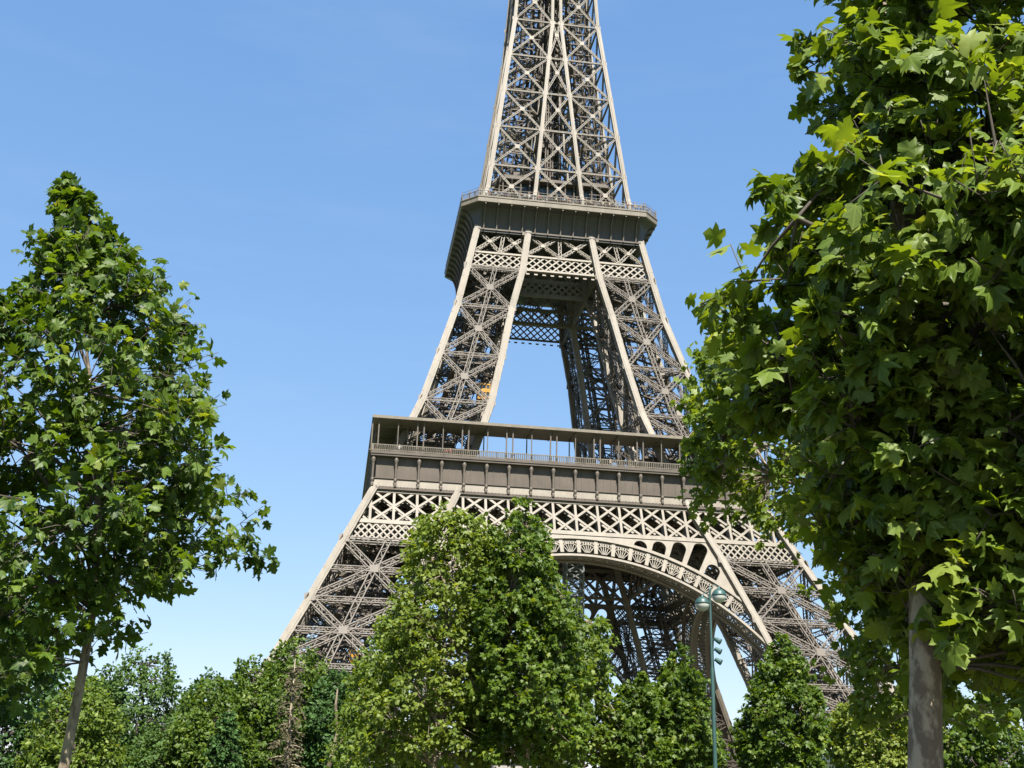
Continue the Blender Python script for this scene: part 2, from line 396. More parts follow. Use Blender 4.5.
# soffit: solid bands at the rims, lattice between
for t0, t1 in zip(ths[:-1], ths[1:]):
    x0, z0 = arc(RI+.3, t0); x1, z1 = arc(RI+.3, t1)
    for i0, i1 in ((.3, 1.5), (DEP-1.5, DEP-.3)):
        a.raw([fp(x0, z0, i0), fp(x1, z1, i0), fp(x1, z1, i1), fp(x0, z0, i1)], [np.array([[0, 1, 2, 3]])])
    a.bar(fp(x0, z0, 1.4), fp(x1, z1, DEP-1.4), .2, .12); a.bar(fp(x1, z1, 1.4), fp(x0, z0, DEP-1.4), .2, .12); a.bar(fp(x0, z0, 1.4), fp(x0, z0, DEP-1.4), .3, .2)
    xa, za = arc(RE-.3, t0); xb, zb = arc(RE-.3, t1)
    if abs(t0) < TE: 
        a.bar(fp(xa, za, .3), fp(xb, zb, DEP-.3), .2, .12); a.bar(fp(xb, zb, .3), fp(xa, za, DEP-.3), .2, .12)
    a.bar(fp(x0, z0, DEP), fp(xb, zb, DEP), .16, .12, NF)
STEP = 2.93/39.3; kf = int(TL/STEP)
for i in range(-kf, kf):
    t0, t1, tm = i*STEP, (i+1)*STEP, (i+.5)*STEP
    if max(abs(t0), abs(t1)) > TE+STEP*.6: 
        if abs(t0) > TE: continue
    re = RE-.3
    p0, p1 = arc(RI+.8, t0), arc(re, t0); fan.bar(fp(*p0, .12), fp(*p1, .12), .62, .3, NF)
    c = arc(RI+.85, tm)
    for q in (-1, -.55, -.18, .18, .55, 1):
        e_ = arc(RI+2.35-.35*abs(q), tm+q*STEP*.40); s_ = arc(RI+.9, tm+q*STEP*.12); fan.bar(fp(*s_, .15), fp(*e_, .15), .12, .16, NF)
    pts = [arc(RI+2.45-.45*abs(q)**2, tm+q*STEP*.42) for q in np.linspace(-1, 1, 7)]
    for u_, v_ in zip(pts[:-1], pts[1:]): fan.bar(fp(*u_, .14), fp(*v_, .14), .14, .2, NF)
    for q in np.linspace(-.8, .8, 6):                     # little scroll row
        u_, v_ = arc(RI+2.45, tm+q*STEP*.45), arc(re, tm+(q+.16)*STEP*.45); fan.bar(fp(*u_, .16), fp(*v_, .16), .13, .14, NF)
        v_ = arc(re, tm+(q-.16)*STEP*.45); fan.bar(fp(*u_, .17), fp(*v_, .17), .13, .14, NF)
for s in (-1, 1):
    zt = 44.75; outer = [(s*x, z) for x, z in (arc(RE-.05, t) for t in np.linspace(0.0, TE, 40))]
    for z in np.linspace(outer[-1][1]+.3, zt, 6): outer.append((s*(I(z)+.25), z))
    outer.append((0, zt)); holes = []
    for k in range(2, 40):
        t = (k+.5)*STEP; dt = STEP*.37
        if t+dt > TE-.01: break
        # radial pocket between the arch and the chord / leg edge
        r = RE+.35
        while True:
            x, z = arc(r, t+dt*.5)
            if z > zt-.75 or x > I(z)-1.0 or r > RE+5.5: break
            r += .03
        top = r; w_ = RE*dt
        if top-(RE+.35) < .55: continue
        rr = min(w_, top-(RE+.35)-.1); pol = [arc(RE+.35, t-dt), arc(RE+.35, t+dt)]; cr_ = top-rr
        for q in np.linspace(0, math.pi, 11): pol.append(arc(cr_+rr*math.sin(q), t+dt*math.cos(q)*.98))
        holes.append([(s*x, z) for x, z in pol])
    slab(spn, outer, holes, .05, .4)
ar = a.build('arch', IRON_L, TWR); fan.build('fan_ornament', IRON_L, ar); spn.build('spandrel', IRON_L, ar)
rot_copies(ar)

# -------- first floor platform
H1 = 35.33
def ring(mb, ho, hi, z0, z1, c=0.0):
    V = [(sx*h_, sy*h_, z) for z in (z0, z1) for h_ in (ho, hi) for sx, sy in ((-1, -1), (1, -1), (1, 1), (-1, 1))]
    q = []
    for i in range(4):
        j = (i+1) % 4
        q += [(i, j, 8+j, 8+i), (4+i, 12+i, 12+j, 4+j), (i, 4+i, 4+j, j), (8+i, 8+j, 12+j, 12+i)]
    mb.raw(V, [np.array(q)])
d = MB()
ring(d, H1, 13.0, 56.75, 57.25); ring(d, H1-.003, H1-.8, 57.25, 57.6); ring(d, H1+.12, H1-.5, 57.1, 57.42)
ring(d, 34.35, 33.6, 53.0, 56.75)                           # frieze wall
for z0, z1, h_ in ((51.0, 51.35, 35.0), (51.35, 51.55, 34.75), (52.95, 53.1, 34.62)): ring(d, h_, 33.5, z0, z1)
plat = d.build('platform', IRON_D, TWR)
d = MB()
ringV = lambda h_, z: [(-h_, -h_, z), (h_, -h_, z), (h_, h_, z), (-h_, h_, z)]
d.loft([ringV(34.72, 51.55), ringV(34.62, 52.0), ringV(34.4, 52.95), ringV(34.2, 52.95), ringV(34.2, 51.55)], cap=False)
d.build('name_frieze', IRON_L, plat)
# panel seams, dentils and floor beams
d = MB()
for k in range(4):
    c, s = math.cos(k*math.pi/2), math.sin(k*math.pi/2)
    T = lambda p: (p[0]*c-p[1]*s, p[0]*s+p[1]*c, p[2])
    for i in range(-27, 28):
        x = i*MOD/3
        if i % 3: d.bar(T((x, -34.37, 53.1)), T((x, -34.37, 56.7)), .1, .08, T((0, -1, 0)))
    for i in range(-58, 59): d.bar(T((i*.6, -35.02, 51.45)), T((i*.6, -34.7, 51.45)), .26, .16)
    for i in range(-8, 9): d.bar(T((i*MOD, -34, 56.2)), T((i*MOD, -14, 56.2)), .35, .9)
    for y in (-30, -25, -20, -15): d.bar(T((-33, y, 56.3)), T((33, y, 56.3)), .3, .7)
ring(d, 13.6, 13.0, 50.2, 56.74); ring(d, 24.6, 24.3, 51.2, 56.3)
d.build('floor_beams', IRON_D, plat)
rl = MB()
rl.bar((-H1, -H1+.1, 58.72), (H1, -H1+.1, 58.72), .16, .12); rl.bar((-H1, -H1+.1, 57.78), (H1, -H1+.1, 57.78), .1, .1)
n_ = int(2*H1/.34)
for i in range(n_+1):
    x = -H1+2*H1*i/n_; rl.bar((x, -H1+.1, 57.6), (x, -H1+.1, 58.7), .16 if i % 9 else .34, .1)
r1 = rl.build('railing', IRON_L, plat); rot_copies(r1)
co = MB()
for q in (-.55, .55): co.box(q-.11, q+.11, -.11, .11, 57.6, 63.41)
co.box(-.8, .8, -.18, .18, 57.62, 57.9)
pair = co.build('column', IRON, plat, loc=(0, 0, 0)); co = MB(); co.box(-.08, .08, -.08, .08, 57.6, 63.41); single = co.build('column', IRON, plat)
first = {0: True, 1: True}
for k in range(4):
    for i in range(-9, 9):
        src = pair if i % 2 else single; ky = i % 2
        lv = Vector((i*MOD, -H1+.55, 0)); lv.rotate(Matrix.Rotation(k*math.pi/2, 3, 'Z'))
        if first[ky]: o = src; first[ky] = False
        else: o = src.copy(); COL.objects.link(o); o.parent = plat
        o.location = lv; o.rotation_euler = (0, 0, k*math.pi/2)
cn = MB()
cn.lathe([(.1, 51.45), (.26, 51.5), (.26, 51.9), (.16, 52.1), (.3, 52.5), (.3, 52.7), (.19, 52.9), (.19, 54.8), (.23, 55.4), (.3, 55.7), (.36, 56.0), (.36, 56.25), (.22, 56.5), (.22, 56.76)], 10, (0, 0, 0))
cn.box(-.16, .16, .0, .75, 53.05, 56.7); cn.box(-.2, .2, -.1, .5, 51.5, 52.2)
con = cn.build('console', IRON, plat)
f0 = True
for k in range(4):
    for i in range(-9, 9):
        lv = Vector((i*MOD, -34.95, 0)); lv.rotate(Matrix.Rotation(k*math.pi/2, 3, 'Z'))
        if f0: o = con; f0 = False
        else: o = con.copy(); COL.objects.link(o); o.parent = plat
        o.location = lv; o.rotation_euler = (0, 0, k*math.pi/2)
d = MB(); ring(d, H1+.12, 28.8, 63.42, 63.6); ring(d, H1+.2, H1-.3, 63.36, 63.86); ring(d, H1-.32, 28.9, 63.6, 63.76)
for k in range(4):
    c, s = math.cos(k*math.pi/2), math.sin(k*math.pi/2); T = lambda p: (p[0]*c-p[1]*s, p[0]*s+p[1]*c, p[2])
    for i in range(-8, 9): d.bar(T((i*MOD, -34.8, 63.3)), T((i*MOD, -29, 63.3)), .12, .22)
    for i in range(-4, 5): d.bar(T((i*2*MOD, -29.2, 57.3)), T((i*2*MOD, -29.2, 63.1)), .16, .16)
d.build('gallery_roof', IRON_L, plat)
def pav(x0, x1, y0, y1, z0, z1, parent, name='pavilion'):
    p = MB(); p.box(x0, x1, y0, y1, z0+.02, z1-.4); p.box(x0-.4, x1+.4, y0-.4, y1+.4, z1-.4, z1)
    o = p.build(name, IRON_D, parent)
    return o
pav(-9, 6, 22.5, 27, 57.27, 61.6, plat); pav(14.8, 27.5, -27, -19, 57.27, 62.2, plat); pav(-27.5, -21, -28.3, -24.5, 57.27, 61.8, plat)

# -------- second floor belts (outer + inner rings)
b = MB()
za, zb, zc_, zd = 101.8, 105.0, 105.4, 110.3
def xin(lim): return lambda X, Z: abs(X) < lim(Z)-.4
for z, w_ in ((za, .5), (zb+.15, .5), (zd+.2, .5)): hchord(b, -O(z)+.3, O(z)-.3, z, w_, .5, .3)
for i in range(-15, 16):
    for s in (-1, 1):
        x = i*1.6; seg_clip(b, x-s*1.6, za+.2, x+s*1.6, zb, xin(O), .3, .16+.03*s, .25)
for s0, s1, nX in ((-1, -1, 2), (0, 0, 2), (1, 1, 2)):
    lo = (lambda z: -O(z)+.5) if s0 < 0 else ((lambda z: -I(z)) if s0 == 0 else (lambda z: I(z)))
    hi = (lambda z: -I(z)) if s0 < 0 else ((lambda z: I(z)) if s0 == 0 else (lambda z: O(z)-.5))
    for q in range(nX):
        f = lambda t, z: lo(z)+(hi(z)-lo(z))*t
        t0, t1 = q/nX, (q+1)/nX
        p00, p10, p01, p11 = fp(f(t0, zc_), zc_, .3), fp(f(t1, zc_), zc_, .3), fp(f(t0, zd), zd, .3), fp(f(t1, zd), zd, .3)
        b.girder(p00, p11, NF, .7, .5, .13, .8); b.girder(p10, p01, NF, .7, .46, .13, .8)
        if q: b.girder(p00, p01, NF, .7, .52, .13, .8)
        cx = (p00+p11)/2+NF*.28; b.bar(cx-np.array([.4, 0, 0]), cx+np.array([.4, 0, 0]), .8, .06, NF)
# small pendant brackets under the belt
for i in range(-10, 11):
    x = i*1.66
    if abs(x) < O(100.7)-1: b.bar(fp(x-.35, 100.95, .3), fp(x+.35, 100.95, .3), .35, .2, NF)
# inner rows at y = -I
for y, lim in ((-7.6, 18.0),):
    for z, w_ in ((101.3, .7), (104.6, .7), (110.0, .6)): b.bar((-lim, y, z), (lim, y, z), .5, w_)
    for i in range(-11, 12):
        for s in (-1, 1):
            x = i*1.6
            if abs(x)+1.5 < lim: b.bar((x-s*1.5, y, 101.6), (x+s*1.5, y, 104.4), .34+.02*s, .2, (0, -1, 0))
    for i in range(-4, 4):
        b.girder((i*4, y, 104.9), (i*4+4, y, 109.7), (0, -1, 0), .6, .4, .12, .8); b.girder((i*4+4, y, 104.9), (i*4, y, 109.7), (0, -1, 0), .6, .36, .12, .8)
b2 = b.build('upper_belt_truss', IRON_L, TWR); rot_copies(b2)

# -------- second floor platform
H2, C2 = 20.4, 3.1
def octo(h_, c, z): return [(-h_+c, -h_, z), (h_-c, -h_, z), (h_, -h_+c, z), (h_, h_-c, z), (h_-c, h_, z), (-h_+c, h_, z), (-h_, h_-c, z), (-h_, -h_+c, z)]
def cprof(t):                                       # t 0..1 up the corbel: (half, chamfer, z)
    return 17.35+2.75*(1-math.sqrt(max(0, 1-t*t)))**.9, .5+2.5*t*t, 110.35+4.75*t
d = MB(); TT = list(np.linspace(0, 1, 12)); d.loft([octo(*cprof(t)) for t in TT]+[octo(19.0, 3, 115.2), octo(19.0, 3, 114.6)], cap=False)
d.loft([octo(17.45, .55, 109.95), octo(17.45, .55, 110.4)]); d.loft([octo(16.0, .6, 110.42), octo(16.0, .6, 110.6)])
p2 = d.build('upper_platform', CORB_SHADED, TWR)
d = MB(); d.loft([octo(H2-.12, C2, 115.12), octo(H2, C2, 115.2), octo(H2, C2, 116.2), octo(H2+.1, C2, 116.22), octo(H2+.1, C2, 116.45), octo(H2-.3, C2, 116.5)])
d.build('deck', IRON_L, p2)
d = MB()
for i in range(-6, 7):
    x = i*2.62
    pts = [(x, -cprof(t)[0]-.12, cprof(t)[2]) for t in TT]
    for u_, v_ in zip(pts[:-1], pts[1:]): d.bar(u_, v_, .26, .6, (0, -1, 0), 0)
    if i < 6:
        for q in (1/3, 2/3):
            xs = x+q*2.62; pts = [(xs, -cprof(t)[0]-.02, cprof(t)[2]) for t in TT]
            for u_, v_ in zip(pts[:-1], pts[1:]): d.bar(u_, v_, .07, .1, (0, -1, 0), 0)
d.bar((-16.9, -17.5, 110.5), (16.9, -17.5, 110.5), .3, .3)
br = d.build('bracket', IRON, p2); rot_copies(br)
d = MB(); oc = octo(H2-.15, C2, 0)
for i in range(8):
    p, q = np.array(oc[i]), np.array(oc[(i+1) % 8]); L = np.linalg.norm(q-p); zz = np.array([0, 0, 1.0])
    for z, w_ in ((117.7, .12), (117.15, .05), (116.62, .06)): d.bar(p+zz*z, q+zz*z, w_, w_)
    n_ = int(L/.33)
    for k in range(n_+1):
        u_ = p+(q-p)*k/n_; d.bar(u_+zz*116.5, u_+zz*(117.7 if k % 6 else 118.35), .05 if k % 6 else .12, .05 if k % 6 else .12)
    d.bar(p+zz*118.3, q+zz*118.3, .05, .05)
d.build('railing', IRON_L, p2)
# pavilion and the upper deck inside the spire's foot
d = MB(); d.loft([octo(13.2, 1.5, 121.0), octo(13.6, 1.5, 121.1), octo(13.6, 1.5, 121.6), octo(13.2, 1.5, 121.7)])
d.loft([octo(11.6, 1.5, 116.5), octo(11.6, 1.5, 121.0)]); d.loft([octo(12.1, 1.5, 119.6), octo(12.1, 1.5, 120.2)])
d.loft([octo(12.4, 1.4, 125.4), octo(12.5, 1.4, 125.5), octo(12.5, 1.4, 126.1), octo(12.4, 1.4, 126.2)])
d.box(-8.6, -4.0, -8, -3, 126.2, 130.2); d.box(3.5, 8, -6, 1, 126.2, 129.4)
for i in range(-6, 7): d.bar((i*1.9, -12.3, 121.7), (i*1.9, -12.3, 125.4), .25, .25)
pv = d.build('pavilion', IRON, p2)
d = MB(); d.box(-9.5, 9.5, -11.75, -11.62, 117.4, 119.5); d.box(-11.75, -11.62, -9.5, 9.5, 117.4, 119.5); d.box(-9, 9, -10.9, -10.7, 121.9, 125.2)
d.build('pavilion_window', GLASS, p2)
d = MB()                                            # floor beams seen from below
for i in range(-7, 8): d.bar((i*2.3, -16.5, 112.6), (i*2.3, 16.5, 112.6), .35, 1.2); d.bar((-16.5, i*2.3, 111.9), (16.5, i*2.3, 111.9), .35, .9)
d.build('floor_beams', IRON_D, p2)

# -------- spire
zn = [116.5, 127.4, 137.6, 147.6, 157.6, 167.9, 178.2, 188.5, 199, 212, 226, 241, 257, 274]
e = MB(); b = MB()
def SP(fx, fy, sx, sy):
    def q(z):
        i_ = -.1; a = O(z)-i_ if fx else I(z); bb = O(z)-i_ if fy else I(z)
        return np.array([sx*a, sy*bb, z])
    return q
zz = sorted(set([116.5, 274]+[z for z in ZS if 116.5 < z < 274]))
for sx in (-1, 1):
    for sy in (-1, 1):
        for fx, fy in ((1, 1), (0, 1), (1, 0), (0, 0)):
            q = SP(fx, fy, sx, sy)
            for z0, z1 in zip(zz[:-1], zz[1:]):
                c = (.95 if (fx and fy) else .8)*(1-.35*(z0-116)/90 if z0 < 200 else .6)
                if not fx and not fy: c *= .6
                e.bar(q(z0), q(z1+.05), c, c*.9, (0, sy, 0), 0); e.bar(q(z0), q(z1+.05), c*.4, c+.12, (0, sy, 0), 0)
        for f in (0, 1):
            braced(b, SP(0, f, sx, sy), SP(1, f, sx, sy), zn, np.array([0, sy if f else -sy, .1]), .42, .36, .11, .7, True, False, False, 1.0 if f else 0, .055)
            braced(b, SP(f, 0, sx, sy), SP(f, 1, sx, sy), zn, np.array([sx if f else -sx, 0, .1]), .42, .36, .11, .7, True, False, False, 1.0 if f else 0, .055)
        for z in zn: b.girder(SP(0, 0, sx, sy)(z), SP(1, 1, sx, sy)(z), (0, 0, 1), .4, .4, .1, .7); b.girder(SP(0, 1, sx, sy)(z), SP(1, 0, sx, sy)(z), (0, 0, 1), .4, .37, .1, .7)
    # stiff plates at nodes
zq = [z for z in zn if z < 172]
for k in range(4):
    c, s = math.cos(k*math.pi/2), math.sin(k*math.pi/2)
    def RT(q): return lambda z: np.array([q(z)[0]*c-q(z)[1]*s, q(z)[0]*s+q(z)[1]*c, z])
    braced(b, RT(SP(0, 1, -1, -1)), RT(SP(0, 1, 1, -1)), zq, np.array([s, -c, .1]), .46, .4, .12, .8, True, False, False, .9, .06)
spire = e.build('spire', IRON_L, TWR); b.build('cross_bracing', IRON_L, spire)
b = MB()                                            # guide rails and stairs inside each leg of the spire
for sx in (-1, 1):
    for sy in (-1, 1):
        def Q(z, dx, dy):
            c = (O(z)+I(z))/2; h_ = (O(z)-I(z))*.5; return (sx*(c+dx*h_), sy*(c+dy*h_), z)
        for dx, dy in ((-.45, -.45), (.45, -.45), (-.45, .45), (.45, .45), (0, -.1), (0, .1)):
            b.bar(Q(117, dx, dy), Q(167, dx, dy), .22, .22); b.bar(Q(167, dx, dy), Q(272, dx, dy), .2, .2)
        z = 118; k = 0
        while z < 225:
            a_ = .45 if k % 2 else -.45
            b.bar(Q(z, -a_, -.4), Q(z+2.9, a_, -.4), .5, .12); b.bar(Q(z, -.4, a_), Q(z+2.9, -.4, -a_), .5, .12); b.bar(Q(z, .5, -a_), Q(z+2.9, .5, a_), .12, .12)
            b.bar(Q(z+2.9, -.5, -.5), Q(z+2.9, .5, -.5), .1, .2); b.bar(Q(z+2.9, -.5, .5), Q(z+2.9, .5, .5), .1, .2); z += 2.9; k += 1
b.build('stair', IRON_D, spire)
# lift shafts and stairs up the middle
b = MB()
for x in (-2.6, -.6, .6, 2.6):
    for y in (-2.6, 0, 2.6):
        if abs(x) == .6 and y == 0: continue
        b.girder((x, y, 117), (x*.4, y*.4, 274), (0, -1, 0), .75, .7, .2, .9)
z = 118
while z < 272:
    f = 1-.6*(z-117)/157; p = 2.6*f
    for q in ((-p, -p, p, -p), (p, -p, p, p), (p, p, -p, p), (-p, p, -p, -p)):
        b.bar((q[0], q[1], z), (q[2], q[3], z), .2, .3); b.bar((q[0], q[1], z), (q[2], q[3], z+2.6), .14, .14)
    b.bar((-p, -p*.4, z), (p, -p*.4, z+2.6), .8, .1, (0, 0, 1)); b.bar((p, p*.4, z), (-p, p*.4, z+2.6), .8, .1, (0, 0, 1))
    z += 2.6
b.box(-2.3, 2.3, -2.3, 2.3, 140, 143.5)
b.build('lift_shaft', IRON_D, spire)
b = MB(); b.loft([octo(5.2, .8, 273), octo(8.2, 1.5, 275.6), octo(8.2, 1.5, 276.4)]); b.loft([octo(6.2, 1.4, 276.4), octo(6.2, 1.4, 282)]); b.loft([octo(4, 1, 282), octo(3.2, 1, 290), octo(.8, .2, 300), octo(.3, .1, 324)])
b.build('summit_lantern', IRON, spire)

# service shaft hanging under the arch crown
b = MB(); cx, cy, hw = 1.3, -27.5, 1.5
for i in (-1, 1):
    b.bar((cx+i*hw, cy-hw, 0), (cx+i*hw, cy-hw, 50), .25, .25); b.bar((cx+i*hw, cy+hw, 0), (cx+i*hw, cy+hw, 50), .25, .25)
z = 0.0; k = 0
while z < 49:
    for a0, a1 in (((-1, -1), (1, -1)), ((1, -1), (1, 1)), ((1, 1), (-1, 1)), ((-1, 1), (-1, -1))):
        p, q = (cx+a0[0]*hw, cy+a0[1]*hw), (cx+a1[0]*hw, cy+a1[1]*hw)
        b.bar((*p, z), (*q, z), .12, .16); b.bar((*p, z), (*q, z+1.6), .1, .12); b.bar((*q, z), (*p, z+1.6), .1, .13)
    z += 1.6
b.build('service_shaft', GREYM, TWR)
# -------- lift cabins riding in the legs
def lift_cabin(loc, label, s=1.0):
    t = tag(empty('lift_cabin', loc), label, 'lift')
    p = MB(); p.loft([[(x*s, y*s, z*s) for x, y in ((-1.6, -1.9), (1.6, -1.9), (1.6, 1.9), (-1.6, 1.9))] for z in (0, .9)])
    p.box(-1.6*s, 1.6*s, -1.9*s, 1.9*s, 1.95*s, 2.9*s); p.box(-1.6*s, 1.6*s, -1.9*s, 1.9*s, 3.9*s, 4.3*s)
    for x in (-1.5, -.5, .5, 1.5):
        for y in (-1.8, 1.8): p.box((x-.1)*s, (x+.1)*s, (y-.09)*s, (y+.09)*s, .9*s, 3.9*s)
    p.build('body', YELLOW, t)
    p = MB(); p.box(-1.5*s, 1.5*s, -1.75*s, 1.75*s, .9*s, 1.95*s); p.box(-1.5*s, 1.5*s, -1.75*s, 1.75*s, 2.9*s, 3.9*s); p.build('window', GLASS, t)
    p = MB(); p.box(-1.3*s, 1.3*s, -1.5*s, 1.5*s, 4.3*s, 4.6*s); p.box(-.3*s, .3*s, -.3*s, .3*s, -.5*s, 4.4*s); p.build('frame', IRON_D, t)
lift_cabin((-15.0, -21.2, 72.6), 'yellow lift cabin inside the left front leg above the first platform', .72)
lift_cabin((-36.0, -44.5, 21.2), 'small yellow lift cabin low inside the left front leg below the arches', .42)

# ------------------------------------------------------------------ people
SKIN = mat('skin', (0.3360, 0.2030, 0.1400), None); HAIR = mat('hair', (0.0350, 0.0245, 0.0175), None); TROUS = mat('trousers', (0.0350, 0.0420, 0.0630), None)
TOPS = {'white': (.75, .75, .73), 'red': (.38, .07, .06), 'dark blue': (.04, .06, .16), 'pale blue': (.35, .5, .65), 'black': (.03, .03, .03), 'beige': (.5, .42, .3)}
TOPM = {k: mat('shirt_'+k.replace(' ', '_'), tuple(.6*q for q in v), None, rough=.85) for k, v in TOPS.items()}
def person_mesh(pose):
    V = [(0, 0, .95), (0, 0, 1.15), (0, 0, 1.38), (0, 0, 1.50), (0, -.02, 1.60), (0, -.03, 1.72)]
    Rd = [.15, .13, .155, .062, .095, .085]; E = [(0, 1), (1, 2), (2, 3), (3, 4), (4, 5)]
    for s in (-1, 1):
        n = len(V)
        V += [(s*.10, 0, .86), (s*.105, -.01, .48), (s*.11, .02, .09), (s*.12, -.14, .04)]; Rd += [.095, .065, .045, .04]
        E += [(0, n), (n, n+1), (n+1, n+2), (n+2, n+3)]
        n = len(V)
        if pose == 0: arm = [(s*.2, 0, 1.40), (s*.25, .02, 1.14), (s*.22, -.24, 1.10), (s*.21, -.32, 1.12)]
        elif pose == 1: arm = [(s*.2, 0, 1.40), (s*.26, .03, 1.13), (s*.25, -.05, .89), (s*.25, -.07, .80)]
        else: arm = [(s*.2, 0, 1.40), (s*.27, -.12, 1.18), (s*.12, -.26, 1.42), (s*.08, -.27, 1.52)]
        V += arm; Rd += [.07, .05, .038, .042]; E += [(2, n), (n, n+1), (n+1, n+2), (n+2, n+3)]
    me = bpy.data.meshes.new('p'); me.from_pydata(V, E, []); o = link('p', me)
    md = o.modifiers.new('s', 'SKIN'); md.use_smooth_shade = True; o.modifiers.new('d', 'SUBSURF').levels = 1
    for i, v in enumerate(me.skin_vertices[0].data): v.radius = (Rd[i], Rd[i]*(.75 if i in (0, 1, 2) else 1)); v.use_root = i == 0
    dg = bpy.context.evaluated_depsgraph_get(); res = bpy.data.meshes.new_from_object(o.evaluated_get(dg)); bpy.data.objects.remove(o)
    zmin = min(v.co.z for v in res.vertices)
    for v in res.vertices: v.co.z -= zmin
    res.materials.clear()
    for mm in (TROUS, TOPM['white'], SKIN, HAIR): res.materials.append(mm)
    for f in res.polygons:
        c = f.center; r = math.hypot(c.x, c.y)
        k = 0 if c.z < .93 else 1
        if c.z > 1.53: k = 3 if (c.z > 1.72 or c.y > .0) else 2
        if (pose == 0 and c.y < -.2 and .95 < c.z < 1.5) or (pose == 1 and abs(c.x) > .2 and c.z < 1.05 and c.z > .7): k = 2
        f.material_index = k; f.use_smooth = True
    return res
PM = [person_mesh(i) for i in range(3)]
PR = random.Random(5)
def person(x, y, z, rz, top, label, group):
    o = link('person', PM[PR.randrange(3)], loc=(x, y, z), rz=rz); s = PR.uniform(.92, 1.05); o.scale = (s, s, s)
    o.material_slots[1].link = 'OBJECT'; o.material_slots[1].material = TOPM[top]
    tag(o, label, 'person', group)
names = list(TOPS)+['black', 'dark blue', 'beige', 'pale blue']
x = -17.0
while x < 17.2:
    tp = PR.choice(names); person(x, -H2+.55+PR.uniform(0, .3), 116.5, PR.uniform(-.5, .5), tp, 'distant visitor in a %s top at the upper platform railing' % tp, 'visitors along the upper platform railing')
    x += PR.choice((.55, .6, .7, .9, 1.3))
for s in (-1, 1):
    for t in (.3, .62): 
        tp = PR.choice(names); person(s*(H2-C2+C2*t-.4), -H2+C2*t+.45, 116.5, s*.78, tp, 'distant visitor in a %s top at the upper platform railing' % tp, 'visitors along the upper platform railing')
for x, tp in ((-30.6, 'white'), (-22.6, 'red'), (-21.9, 'red'), (-11.1, 'dark blue'), (6.3, 'beige'), (13.0, 'black')):
    person(x, -H1+.62, 57.25, 0, tp, 'small figure in a %s top behind the first platform gallery railing' % tp, 'visitors in the first platform gallery')

# ------------------------------------------------------------------ trees
LEAF5 = (np.array([(0, .34, .0), (0, 0, 0), (.22, -.07, -.03), (.46, .10, -.12), (.38, .30, -.06), (.56, .56, -.17), (.25, .63, -.05), (.03, 1, -.20), (-.25, .63, -.05), (-.54, .60, -.15), (-.38, .30, -.06), (-.46, .12, -.10), (-.22, -.07, -.03)]),
         np.array([(0, i, i % 12+1) for i in range(1, 13)]))
_h = [(.16, -.08, -.02), (.34, -.02, -.06), (.50, .10, -.13), (.40, .20, -.08), (.31, .29, -.05), (.46, .40, -.09), (.57, .58, -.16), (.41, .57, -.09), (.22, .58, -.04), (.27, .72, -.07), (.13, .84, -.10)]
_o = [(0, 0, 0)]+_h+[(.02, 1, -.2)]+[(-x, y*1.02, z) for x, y, z in _h[::-1]]
LEAF9 = (np.array([(0, .36, .01)]+_o), np.array([(0, i, i % len(_o)+1) for i in range(1, len(_o)+1)]))
LEAF3 = (np.array([(0, .3, 0), (0, 0, 0), (.42, .1, -.1), (.36, .42, -.05), (.36, .72, -.12), (.02, 1, -.16), (-.34, .75, -.1), (-.36, .42, -.05), (-.42, .1, -.1)]),
         np.array([(0, i, i % 8+1) for i in range(1, 9)]))
LEAF1 = (np.array([(0, 0, 0), (.38, .4, -.12), (0, 1, -.1), (-.38, .4, -.12), (0, .5, .05)]), np.array([(0, 1, 4), (1, 2, 4), (2, 3, 4), (3, 0, 4)]))

def unit(v): return v/(np.linalg.norm(v, axis=-1, keepdims=True)+1e-9)
def leaves_mesh(name, pos, dirv, nrm, size, tint, leaf, material):
    T, F = leaf; n = len(pos)
    ay = unit(dirv); az = unit(nrm-ay*(nrm*ay).sum(1, keepdims=True)); ax = np.cross(ay, az)
    rg = np.random.default_rng(n); curl = rg.normal(1.3, 1.0, n)[:, None]; tw = rg.normal(0, .45, n)[:, None]; wd = rg.uniform(.8, 1.12, n)[:, None]
    Z = T[None, :, 2]*curl+tw*(T[:, 0]*T[:, 1])[None]
    V = pos[:, None]+size[:, None, None]*((T[None, :, 0]*wd)[..., None]*ax[:, None]+T[None, :, 1:2]*ay[:, None]+Z[..., None]*az[:, None])
    k = len(T); f = (F[None]+(np.arange(n)*k)[:, None, None]).reshape(-1, 3)
    me = new_mesh(name, V.reshape(-1, 3), [f], material, True)
    at = me.attributes.new('tint', 'FLOAT', 'POINT'); at.data.foreach_set('value', np.repeat(tint, k).astype(np.float32))
    lc = me.attributes.new('leafco', 'FLOAT_VECTOR', 'POINT'); lc.data.foreach_set('vector', np.tile(T, (n, 1)).astype(np.float32).ravel())
    return me

